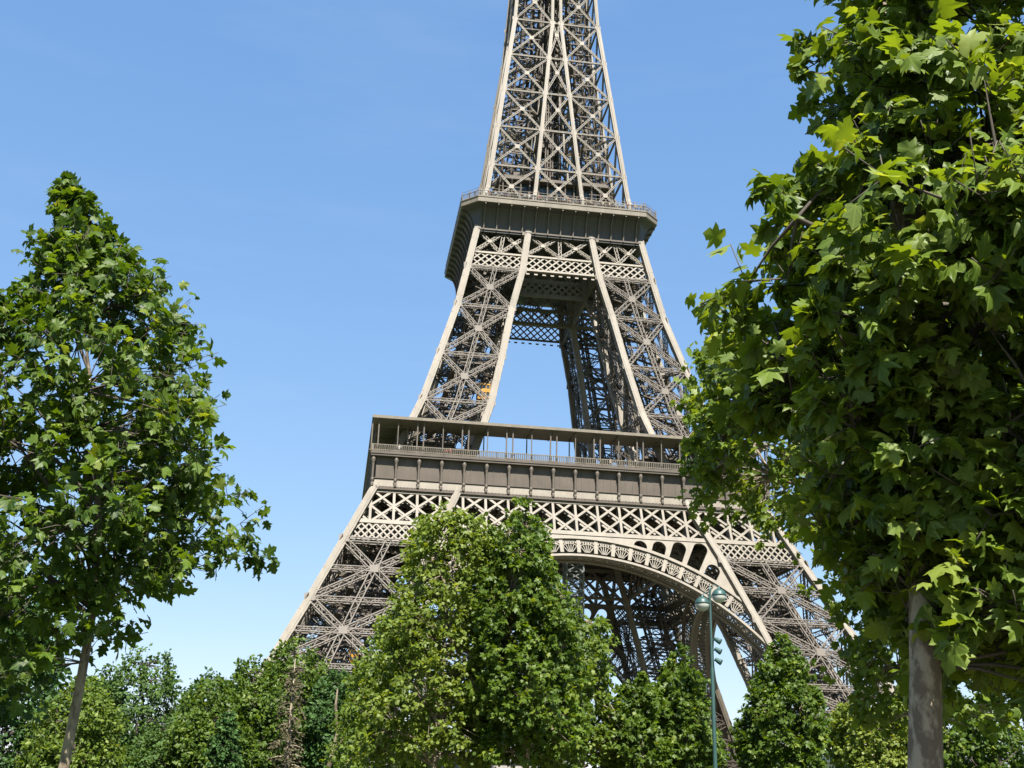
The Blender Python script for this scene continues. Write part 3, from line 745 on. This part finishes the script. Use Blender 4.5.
def tree(name, label, base, prof, depth, n_clump, per, leaf_size, leaf, lmat, bark, trunk_r, trunk_pts=None, seed=1, group=None, cat='tree',
         box=False, clump_r=.4, shell=.35, droop=.35, up=.55, limbs=14, noise=.18, tint_bias=0.0, stems=None, flatten=1.0, twigs=False, leader=0, limb_z=None, twig_bark=None, skirt=None):
    """prof: [(z, left, right)] crown half-extents each side of the base; depth: half depth factor (m) or list like prof."""
    rng = np.random.default_rng(seed)
    root = tag(empty(name, (base[0], base[1], 0)), label, cat, group)
    pz = np.array([p[0] for p in prof]); L = np.array([p[1] for p in prof]); Rr = np.array([p[2] for p in prof]); Dp = np.array([p[3] if len(p) > 3 else depth for p in prof])
    def env(z): return np.interp(z, pz, L), np.interp(z, pz, Rr), np.interp(z, pz, Dp)
    # clump centres
    zc = []; 
    zz_ = np.linspace(pz[0], pz[-1], 400); l, r, dd = env(zz_); wgt = np.clip((l+r), .05, None)*np.clip(dd, .05, None)
    wgt = wgt**.8; wgt /= wgt.sum()
    z = rng.choice(zz_, n_clump, p=wgt)+rng.normal(0, .05, n_clump)
    az = rng.uniform(0, 2*math.pi, n_clump); rad = rng.uniform(shell, 1, n_clump)**.6
    ph = rng.uniform(0, 6.28, 6)
    wob = 1+noise*(np.sin(3*az+ph[0]+z*1.3)*.5+np.sin(5*az+ph[1]-z*2.1)*.35+np.sin(2.7*z+ph[2])*.4)
    rad = rad*wob
    stray = rng.random(n_clump) < .07; rad = np.where(stray, rad*rng.uniform(1.05, 1.22, n_clump), rad)
    if leader: z[:leader] = rng.uniform(pz[-1]-.26*(pz[-1]-pz[0]), pz[-1]+.05, leader); rad[:leader] *= .8
    cx, sx = np.cos(az), np.sin(az)
    if box: q = np.maximum(np.abs(cx), np.abs(sx))**.85; cx, sx = cx/q, sx/q
    l, r, dd = env(z); ce = (r-l)/2; hw = (l+r)/2
    C = np.stack([ce+cx*hw*rad, sx*dd*rad, z], 1)
    if skirt:                                       # leafy shoots close round the top of the trunk
        k_, z0_, z1_, r1_ = skirt; a_ = rng.uniform(0, 2*math.pi, k_); q_ = rng.uniform(.3, 1, k_)*r1_; C[-k_:] = np.stack([np.cos(a_)*q_*.8+.2, np.sin(a_)*q_, rng.uniform(z0_, z1_, k_)], 1)
    axis = lambda z: np.stack([np.interp(z, pz, (Rr-L)/2)*np.clip((z-pz[0])/(pz[-1]-pz[0]+1e-6), 0, 1), 0*z, z], -1)
    # trunk
    tb = MB(); ztop = pz[-1]-.08*(pz[-1]-pz[0])
    if trunk_pts is None:
        zs_ = np.linspace(0, ztop, 9); trunk_pts = [tuple(axis(np.array(z_)))for z_ in zs_]
        trunk_pts = [(p[0]+rng.normal(0, .04), p[1]+rng.normal(0, .04), p[2]) for p in trunk_pts]
    nT = len(trunk_pts); rr_ = [trunk_r*(1.18 if i == 0 else 1)*max(.07, (1-i/(nT-1))**.8) if i > 0 else trunk_r*1.2 for i in range(nT)]
    zt_ = np.array([p[2] for p in trunk_pts]); rr_ = [trunk_r*max(.08, 1-.25*min(1, z_/pz[0])-.7*max(0, (z_-pz[0])/(ztop-pz[0]+.01))) for z_ in zt_]; rr_[0] *= 1.2
    if stems:
        for st in stems: tb.tube(st[0], st[1], 8)
    else: tb.tube(trunk_pts, rr_, 12)
    tb.build('trunk', bark, root, smooth=True)
    TP = np.array(trunk_pts)
    def tpt(z): return np.array([np.interp(z, TP[:, 2], TP[:, i]) for i in range(3)])
    # limbs reaching for a subset of clumps, twigs from the limbs to every clump
    bb = MB(); idx = rng.choice(n_clump, min(limbs, n_clump), replace=False); nodes = []
    for i in idx:
        tgt = C[i]; zs0 = max(limb_z or pz[0]*1.0, tgt[2]-(.35+.4*rng.random())*(abs(tgt[0])+abs(tgt[1]))-.2); p0 = tpt(min(zs0, ztop-.1))
        mid = lerp(p0, tgt, .5)+np.array([0, 0, .12*np.linalg.norm(tgt-p0)])+rng.normal(0, .05, 3)
        pts = [p0, lerp(p0, mid, .5)+rng.normal(0, .03, 3), mid, lerp(mid, tgt, .55)+rng.normal(0, .04, 3), tgt]
        r0 = trunk_r*.36; bb.tube(pts, [r0, r0*.8, r0*.6, r0*.38, r0*.15], 6, False); nodes += pts[1:]
    for z_ in np.linspace(pz[0]*.8, ztop, 10): nodes.append(tpt(z_))
    nodes = np.array(nodes)
    for i in range(n_clump):
        dd_ = np.linalg.norm(nodes-C[i], axis=1); j = int(np.argmin(dd_))
        if dd_[j] > .05: bb.tube([nodes[j], lerp(nodes[j], C[i], .5)+np.array([0, 0, .04]), C[i]], [trunk_r*.10+.004, trunk_r*.07+.003, .003], 4, False)
    # leaves
    cnt = rng.poisson(per, n_clump)+2; ci = np.repeat(np.arange(n_clump), cnt); n = len(ci)
    out = C-axis(np.clip(C[:, 2], pz[0], pz[-1])-.3); out = unit(out)
    # each clump is a spray of twigs pointing outward, leaves strung along them on short stalks
    NT = 4; td = unit(out[:, None, :]*.9+rng.normal(0, .75, (n_clump, NT, 3))+np.array([0, 0, .18]))
    cw = np.where(stray, .6, 1)*clump_r*np.clip(.5+.5*(hw+dd)/1.6, .5, 1.0)*rng.uniform(.65, 1.35, n_clump)
    which = rng.integers(0, NT, n); u = rng.random(n)**.8
    tdir = td[ci, which]; side = rng.normal(0, 1, (n, 3)); side = unit(side-tdir*(side*tdir).sum(1, keepdims=True))
    stalk = leaf_size*rng.uniform(.15, .55, n)
    pos = C[ci]+tdir*(cw[ci]*(.1+1.05*u))[:, None]*np.array([1, 1, flatten])+side*stalk[:, None]
    sp = unit(side*.8+tdir*.7)
    if twigs:
        for q in range(n_clump):
            for k in range(NT): bb.bar(C[q], C[q]+td[q, k]*cw[q]*1.0, .0065, .0065, (0.3, .2, 1), .002)
    cb = rng.normal(0, 1, n_clump)
    dirv = unit(sp*.9+rng.normal(0, .35, (n, 3))+np.array([0, 0, -droop]))
    nrm = unit(np.array([0, 0, up])+out[ci]*.5+rng.normal(0, .5, (n, 3)))
    size = leaf_size*np.clip(rng.normal(.98, .27, n), .4, 1.55)
    tint = np.clip(.42+tint_bias+.13*cb[ci]+rng.normal(0, .17, n)+.15*(u-.5), 0, 1)
    tint[rng.random(n) < .03] = 1
    # petiole twigs inside the clumps
    bb.build('branches', twig_bark or bark, root, smooth=True)
    link('crown', leaves_mesh('crown', pos, dirv, nrm, size, tint, leaf, lmat), root)
    return root

LF_A = leaf_mat('plane_leaf', (0.0187, 0.0457, 0.0058), (0.0722, 0.1231, 0.0108), (0.1445, 0.1871, 0.0291), .5, .42)
LF_B = leaf_mat('plane_leaf_fresh', (0.0319, 0.0646, 0.0080), (0.1034, 0.1533, 0.0153), (0.1670, 0.2098, 0.0404), .5, .42)
LF_Y = leaf_mat('lime_leaf_yellowish', (0.0453, 0.0793, 0.0096), (0.1185, 0.1624, 0.0174), (0.1742, 0.2114, 0.0436), .52, .42)
LF_D = leaf_mat('dark_leaf', (0.0123, 0.0354, 0.0088), (0.0398, 0.0884, 0.0177), (0.0796, 0.1326, 0.0354), .55, .28, .25)
LF_O = leaf_mat('olive_leaf', (0.0246, 0.0520, 0.0115), (0.0598, 0.1120, 0.0224), (0.0915, 0.1440, 0.0320), .6, .3, .2)
LF_C = leaf_mat('conifer_needle', (0.0123, 0.0357, 0.0095), (0.0357, 0.0765, 0.0170), (0.0612, 0.1122, 0.0272), .65, .15, .15)

# left young plane
tree('plane_tree', 'tall conical young plane tree with a leaning slim trunk in the left foreground', (-42.95, -207.85),
     [(3.3, 2.5, -.6, 1.2), (4.1, 2.8, .6, 1.5), (4.8, 3.0, 1.5, 2.1), (5.5, 3.1, 1.75, 2.3), (6.8, 3.0, 1.65, 2.3), (7.6, 2.8, 1.5, 2.1), (8.3, 2.6, 1.25, 1.9), (9.4, 2.15, .85, 1.5), (9.9, 1.75, .3, 1.0), (10.5, 1.5, -.2, .7), (11.2, 1.35, -.8, .3), (11.75, 1.36, -1.28, .08)],
     2.5, 450, 21, .165, LEAF9, LF_A, BARK, .098, trunk_pts=[(-.10, 0, 0), (-.03, 0, 2), (.03, 0, 3.2), (.05, .05, 4.4), (-.05, 0, 5.8), (-.35, .05, 7.5), (-.8, 0, 9.3), (-1.25, 0, 11.7)],
     seed=3, clump_r=.5, shell=.3, limbs=20, noise=.3, twigs=True, leader=55, limb_z=4.3, twig_bark=BARK_D)
# right near plane
tree('plane_tree', 'large close plane tree with a thick pale trunk filling the right edge', (-34.92, -219.45),
     [(2.45, .2, .9, .75), (2.75, .05, 1.6, 1.1), (3.4, -.1, 2.1, 1.4), (3.9, .15, 2.2, 1.6), (4.7, .8, 2.2, 1.7), (5.5, 1.0, 2.2, 1.7), (6.15, .85, 2.2, 1.6), (6.8, .25, 2.1, 1.5), (7.8, .1, 2.0, 1.5), (9.0, -.2, 1.8, 1.2), (10.8, -.3, 1.0, .8)],
     1.5, 850, 22, .148, LEAF9, LF_B, BARK_G, .15, trunk_pts=[(-.16, .05, 0), (0, 0, 2.0), (.05, -.02, 2.6), (.12, 0, 3.5), (.2, .05, 6), (.3, 0, 10)], seed=11, clump_r=.33, shell=.3, limbs=16, noise=.24, droop=.55, twigs=True, twig_bark=BARK_D, skirt=(70, 2.62, 4.6, .52), tint_bias=.1)
# second plane of the right row
tree('plane_tree', 'bushy plane tree with small leaves just behind the close right-hand plane', (-28.75, -207.2),
     [(3.2, .6, 2.0, 1.5), (4.2, .7, 2.6, 2.0), (5.6, .5, 2.8, 2.2), (6.6, .8, 2.8, 2.3), (7.1, 2.6, 2.8, 2.5), (7.7, 3.6, 2.8, 2.6), (8.6, 3.75, 2.6, 2.5), (9.6, 3.45, 2.4, 2.2), (10.4, 3.1, 2.0, 1.4)],
     2.4, 900, 27, .13, LEAF5, LF_B, BARK_G, .15, seed=21, clump_r=.40, shell=.55, limbs=12, tint_bias=.12, box=True, noise=.1)
# clipped row in the middle
tree('clipped_tree', 'yellow-green clipped tree, tallest on the left of the middle row', (-35.75, -189.6),
     [(2.7, 2.1, 1.8, 1.6), (3.4, 2.2, 2.2, 2.0), (4.9, 1.95, 2.4, 2.1), (7, 1.45, 2.3, 2.1), (9, .95, 1.7, 2.0), (10.0, .85, 1.3, 1.7), (10.35, .7, 1.0, 1.2)],
     2, 900, 34, .118, LEAF3, LF_Y, BARK_G, .13, seed=31, clump_r=.38, shell=.45, box=True, noise=.14, tint_bias=.08)
tree('clipped_tree', 'mid-green clipped plane tree standing right of the yellow-green one', (-33.1, -190.9),
     [(2.9, 1.4, 1.7, 1.6), (3.4, 1.6, 1.9, 2.0), (6, 1.7, 1.4, 2.1), (8.0, 1.5, .95, 2.0), (9.2, 1.2, .45, 1.5), (9.9, .8, .35, .8), (10.75, .45, -.1, .3)],
     2, 760, 34, .135, LEAF5, LF_A, BARK_G, .13, seed=37, tint_bias=.08, clump_r=.38, shell=.45, noise=.22, leader=22)
tree('clipped_tree', 'flat-topped clipped tree left of the bare gap in the middle row', (-30.5, -186.4),
     [(2.8, 1.2, 1.4, 1.4), (3.3, 1.5, 1.2, 1.7), (6, 1.4, .8, 1.6), (7.3, 1.35, .65, 1.5), (7.8, 1.2, .5, 1.2)],
     1.6, 420, 34, .122, LEAF3, LF_B, BARK_G, .11, seed=41, clump_r=.36, shell=.45, box=True, noise=.08)
tree('clipped_tree', 'long clipped tree farther back on the left shoulder of the middle row', (-36.6, -181.0),
     [(1.7, 1.9, 1.6, 2.4), (4, 2.0, 1.6, 2.6), (6.3, 1.35, 1.5, 2.4), (7.6, .8, 1.2, 2.0), (8.6, .3, 1, 1.0)],
     2, 460, 34, .125, LEAF3, LF_B, BARK_G, .12, seed=43, clump_r=.42, shell=.45, box=True, noise=.1)
tree('young_tree', 'short young plane in the dip between the flat-topped tree and the pointed one', (-28.6, -187.0),
     [(2.6, .9, 1.2, 1.2), (3.2, 1.2, 1.3, 1.4), (4.4, .8, .8, 1.1), (5.3, .5, .4, .7), (6.0, .25, .05, .3)],
     1.3, 230, 30, .138, LEAF5, LF_A, BARK_G, .08, seed=47, clump_r=.36, shell=.4)
tree('young_tree', 'pointed young plane tree beside the green lamp post', (-26.75, -186.6),
     [(2.8, 1.1, 1.1, 1.2), (3.3, 1.5, 1.15, 1.5), (4.8, 1.15, .65, 1.2), (6, .65, .3, .7), (6.8, .3, .05, .3), (7.2, .15, -.1, .15)],
     1.4, 330, 30, .14, LEAF5, LF_A, BARK_G, .09, seed=54, clump_r=.36, shell=.4)
tree('young_tree', 'rounded young plane tree standing alone right of the lamp post', (-22.3, -184.5),
     [(2.5, 1.2, 1.2, 1.3), (3.2, 1.6, 1.1, 1.7), (4.6, 1.5, 1.15, 1.7), (5.7, 1.15, 1.1, 1.3), (6.8, .7, .7, .8), (7.4, .3, .35, .4), (7.75, .1, .15, .15)],
     1.7, 460, 30, .142, LEAF5, LF_A, BARK_G, .10, seed=60, clump_r=.38, shell=.4, noise=.2)
# right background
tree('hedge_tree', 'bright square-clipped tree low behind the right-hand plane trunk', (-13.5, -173.2),
     [(.8, 1.6, 1.7, 1.7), (2, 1.7, 1.8, 1.8), (4, 1.6, 1.8, 1.8), (5.6, 1.55, 1.7, 1.8), (6.3, 1.4, 1.5, 1.5)],
     1.8, 1000, 34, .145, LEAF3, LF_Y, BARK_G, .1, tint_bias=.33, seed=61, clump_r=.34, shell=.55, box=True, noise=.03)
tree('broadleaf_tree', 'dark bushy tree with yellow touches at the lower right corner', (-8.3, -172.5),
     [(1.0, 1.8, 2.3, 2), (3, 2.2, 2.8, 2.4), (5, 2.2, 2.6, 2.3), (6.4, 1.6, 2.0, 1.6), (7.2, .8, 1.2, .8)], 2, 420, 22, .2, LEAF3, LF_A, BARK_D, .13, seed=67, clump_r=.5)
# left background wood edge
B0 = 'trees along the left background'
bgt = [  # x, y, L, R, top, base z, mat, leaf, seed, name, label, bark
 (-56.2, -158, 3.6, 3.2, 9.3, 1.2, LF_D, .24, 71, 'broadleaf_tree', 'dark broad tree at the far left edge behind the plane trunk'),
 (-51.6, -163, 2.1, 2.0, 7.0, .6, LF_B, .2, 72, 'broadleaf_tree', 'light green bush-like tree right of the leaning plane trunk'),
 (-50.6, -150, 3.4, 3.3, 10.0, .8, LF_O, .22, 73, 'broadleaf_tree', 'olive green rounded tree, broadest of the left background'),
 (-47.2, -138, 3.2, 3.2, 10.4, .8, LF_D, .26, 74, 'broadleaf_tree', 'dark dome-topped tree behind the olive one'),
 (-47.6, -156, 2.4, 2.2, 5.6, .5, LF_O, .2, 75, 'broadleaf_tree', 'low olive shrubby tree in front of the dark dome-topped tree'),
 (-45.6, -158, 1.9, 1.8, 7.6, .6, LF_A, .22, 87, 'broadleaf_tree', 'mid-green rounded tree left of the narrow green tree'),
 (-43.6, -156, 2.0, 2.0, 9.2, .8, LF_A, .22, 77, 'broadleaf_tree', 'narrow green tree left of the brown dead conifer'),
 (-41.4, -151, 2.5, 2.6, 10.9, 1.5, LF_A, .24, 78, 'broadleaf_tree', 'tall green tree rising behind the brown dead conifer'),
 (-54.3, -146, 3.0, 3.0, 8.6, .6, LF_D, .24, 84, 'broadleaf_tree', 'dark green tree between the far left tree and the olive one'),
 (-45.2, -146, 2.6, 2.4, 8.2, .4, LF_D, .24, 85, 'broadleaf_tree', 'dark low-branched tree right of the dark dome-topped tree'),
 (-42.6, -145, 2.6, 2.4, 8.4, .4, LF_D, .24, 86, 'broadleaf_tree', 'dark tree filling the gap behind the brown dead conifer'),
 (-38.7, -153, 1.6, 1.4, 8.8, 3.0, LF_D, .22, 79, 'broadleaf_tree', 'dark tree with dark double stems before the pale building'),
]
for x, y, L, Rr, top, z0, lm, ls, sd, nm, lab in bgt:
    h_ = top-z0
    tree(nm, lab, (x, y), [(z0, L*.6, Rr*.6, L*.6), (z0+.18*h_, L*.95, Rr*.95, L*.95), (z0+.45*h_, L, Rr, L), (z0+.7*h_, L*.8, Rr*.8, L*.85), (z0+.88*h_, L*.5, Rr*.5, L*.5), (top, L*.15, Rr*.2, L*.2)],
         L, 620, 22, ls, LEAF1, lm, BARK_D, .16, seed=sd, group=B0, clump_r=.6, shell=.4, noise=.22)
def conifer(x, y, top, r, sd, label, dead=False, z0=.6, name='conifer_tree'):
    rng = np.random.default_rng(sd); root = tag(empty(name, (x, y, 0)), label, 'tree', None if dead else B0)
    t = MB(); t.tube([(0, 0, 0), (.03, 0, top*.5), (0, 0, top)], [.13, .08, .015], 8); t.build('trunk', BARK_G if dead else BARK_D, root, smooth=True)
    b = MB(); pos = []; dr = []
    z = z0
    while z < top-.1:
        f = 1-(z-z0)/(top-z0); n_ = 7 if not dead else 6
        for k in range(n_):
            a_ = rng.uniform(0, 6.28); ln = r*(f**.8)*rng.uniform(.6, 1.05)+.12; d_ = np.array([math.cos(a_), math.sin(a_), -.28 if not dead else -.15]); p0 = np.array([0, 0, z+rng.uniform(-.1, .1)])
            p1 = p0+d_*ln*.5+np.array([0, 0, .05]); p2 = p0+d_*ln
            b.tube([p0, p1, p2], [.03*f+.008, .02*f+.006, .004], 4, False)
            m_ = int((60 if not dead else 15)*ln)+4; t_ = rng.random(m_)**.7
            q = p0+d_*ln*t_[:, None]+rng.normal(0, .06+.03*ln, (m_, 3))*np.array([1, 1, .7]); q[:, 2] -= .1*t_
            pos.append(q); dr.append(np.tile(d_, (m_, 1))+rng.normal(0, .6, (m_, 3))+np.array([0, 0, -.5]))
        z += .32
    b.build('branches', BARK_G if dead else BARK_D, root)
    pos = np.concatenate(pos); dr = np.concatenate(dr); n = len(pos)
    link('crown', leaves_mesh('crown', pos, dr, rng.normal(0, 1, (n, 3))+np.array([0, 0, .5]), np.full(n, .2 if not dead else .15)*rng.uniform(.6, 1.3, n), rng.random(n), LEAF1, DEADM if dead else LF_C), root)
conifer(-44.2, -163, 6.0, 1.6, 82, 'low drooping conifer in front of the narrow green tree')
conifer(-40.75, -172.5, 7.6, 1.15, 83, 'dead brown conifer with bare grey trunk, needles mostly gone', True, 1.2, 'dead_conifer')
# multi-stemmed dark tree at the far left, under the plane's crown
st = [([(0, 0, 0), (0, 0, 2.0), (-.25, 0, 3.2), (-.5, 0, 4.6)], [.16, .13, .09, .04]), ([(0, 0, 1.9), (.1, .1, 2.6), (.15, .1, 4.4)], [.1, .08, .03]), ([(0, 0, 1.9), (.4, 0, 2.7), (.55, 0, 3.6), (.6, 0, 4.6)], [.11, .09, .07, .03])]
tree('broadleaf_tree', 'dark multi-stemmed small tree at the left edge below the plane crown', (-46.9, -199.5), [(3.0, 1.2, 1.1, .9), (3.9, 2.0, 1.8, 1.5), (5.0, 2.1, 1.9, 1.6), (6.4, 1.4, 1.1, 1.0)], 1.3, 260, 22, .15, LEAF3, LF_D, BARK_D, .14, seed=91, stems=st, trunk_pts=[(0, 0, 0), (0, 0, 2.0), (-.25, 0, 3.2), (-.5, 0, 4.6)])
# leaning pale snag beside the middle row
s = MB(); s.tube([(0, 0, 0), (.05, 0, 2.4), (.35, 0, 3.6), (.5, .05, 4.6), (.32, .05, 5.6), (.35, 0, 6.4)], [.13, .12, .1, .08, .06, .03], 8); s.tube([(.3, 0, 3.5), (.8, 0, 4.3), (1.0, .1, 5.0)], [.06, .05, .02], 6)
tag(s.build('bare_trunk', BARK, None, True, loc=(-39.1, -172.0, 0)), 'thin pale crooked trunk between the dead conifer and the middle row', 'trunk')

# ------------------------------------------------------------------ street lamp
lp = tag(empty('street_lamp', (-26.67, -189.4, 0)), 'slim green street lamp with two globe lanterns in front of the arch', 'street lamp')
p = MB(); p.lathe([(.2, 0), (.2, .25), (.14, .35), (.12, 1.0), (.085, 1.15), (.066, 3.5), (.062, 6.0), (.042, 6.1), (.036, 8.6), (.02, 8.78)], 12); p.build('pole', TEAL, lp, True)
p = MB()
for s, zt, xg in ((-1, 8.45, -.27), (1, 8.72, .32)):
    pts = [(0, 0, zt-.55), (s*.03, 0, zt-.1), (xg*.45, 0, zt+.08), (xg*.9, 0, zt+.02), (xg, 0, zt-.08)]; p.tube(pts, .017, 6)
p.build('arm', TEAL, lp, True)
for xg, zg in ((-.27, 8.14), (.32, 8.44)):
    gb = MB(); gb.lathe([(.02, -.245)]+[(.24*math.cos(t), .24*math.sin(t)) for t in np.linspace(-1.45, .15, 9)], 18, (xg, 0, zg)); o = gb.build('globe', OPAL, lp, True)
    gb = MB(); gb.lathe([(.247*math.cos(t), .247*math.sin(t)) for t in np.linspace(.05, 1.4, 8)]+[(.04, .26), (.03, .32)], 18, (xg, 0, zg)); gb.lathe([(.25, .0), (.262, .015), (.262, .04), (.25, .05)], 18, (xg, 0, zg)); gb.build('globe_cap', TEAL, o, True)
for z, s in ((6.95, 1), (6.62, 1), (6.28, 1)):
    q = MB(); q.tube([(.03, 0, z), (.12, 0, z+.03)], .025, 6); q.tube([(.1, -.05, z+.06), (.2, -.12, z-.02), (.27, -.16, z-.06)], [.06, .085, .1], 10); q.build('floodlight', TEAL, lp)

# ------------------------------------------------------------------ buildings
hb = tag(empty('park_building', (-47.5, -70, 0)), 'low pale building glimpsed through the left background trees', 'building')
p = MB(); p.box(-9, 11, -5, 5, 0, 4.4); p.box(-8, 10.4, -4.4, 4.4, 4.4, 7.6); p.build('wall', PLASTER, hb)
p = MB(); p.box(-9.3, 11.3, -5.3, 5.3, 4.402, 4.75); p.box(-8.4, 10.8, -4.8, 4.8, 7.602, 8.1); p.build('roof', ROOFM, hb)
for i in range(6):
    p = MB(); p.box(-7+i*3, -5.8+i*3, -5.06, -4.9, 1.2, 3.4); p.build('window', GLASS, hb)
kb = tag(empty('kiosk', (-10.6, -166.5, 0)), 'small white kiosk with a pitched roof behind the right-hand plane trunk', 'kiosk')
p = MB(); p.box(-2.6, 1.6, -2, 2, 0, 4.1); p.build('wall', PLASTER, kb)
p = MB(); p.box(-2.85, 1.85, -2.3, 2.3, 4.1, 4.45); p.loft([[(-2.7, -2.1, 4.45), (1.7, -2.1, 4.45), (1.7, 2.1, 4.45), (-2.7, 2.1, 4.45)], [(-.5, -.1, 6.1), (-.1, -.1, 6.1), (-.1, .1, 6.1), (-.5, .1, 6.1)]]); p.build('roof', PLASTER, kb)
p = MB(); p.box(-1.2, -.2, -2.05, -1.95, .2, 2.4); p.build('door', TEAL, kb)
fb = tag(empty('stone_building', (75, 96, 0), -.2), 'long low grey stone building far behind the tower legs', 'building')
p = MB(); p.box(-34, 34, -8, 8, 0, 11.6); p.build('wall', STONE, fb); p = MB(); p.box(-34.6, 34.6, -8.6, 8.6, 11.602, 12.6); p.build('roof', ROOFM, fb)
gb_ = tag(empty('stone_building', (-18, 110, 0), .05), 'long pale far building glimpsed under the clipped middle row', 'building')
p = MB(); p.box(-40, 44, -8, 8, 0, 12.4); p.build('wall', STONE, gb_); p = MB(); p.box(-40.6, 44.6, -8.6, 8.6, 12.402, 14.2); p.build('roof', ROOFM, gb_)
for i in range(16):
    p = MB(); p.box(-37+i*5, -35.2+i*5, -8.08, -7.9, 6, 10); p.build('window', GLASS, gb_)
for i in range(14):
    p = MB(); p.box(-31+i*4.6, -29.4+i*4.6, -8.08, -7.9, 5, 9); p.build('window', GLASS, fb)
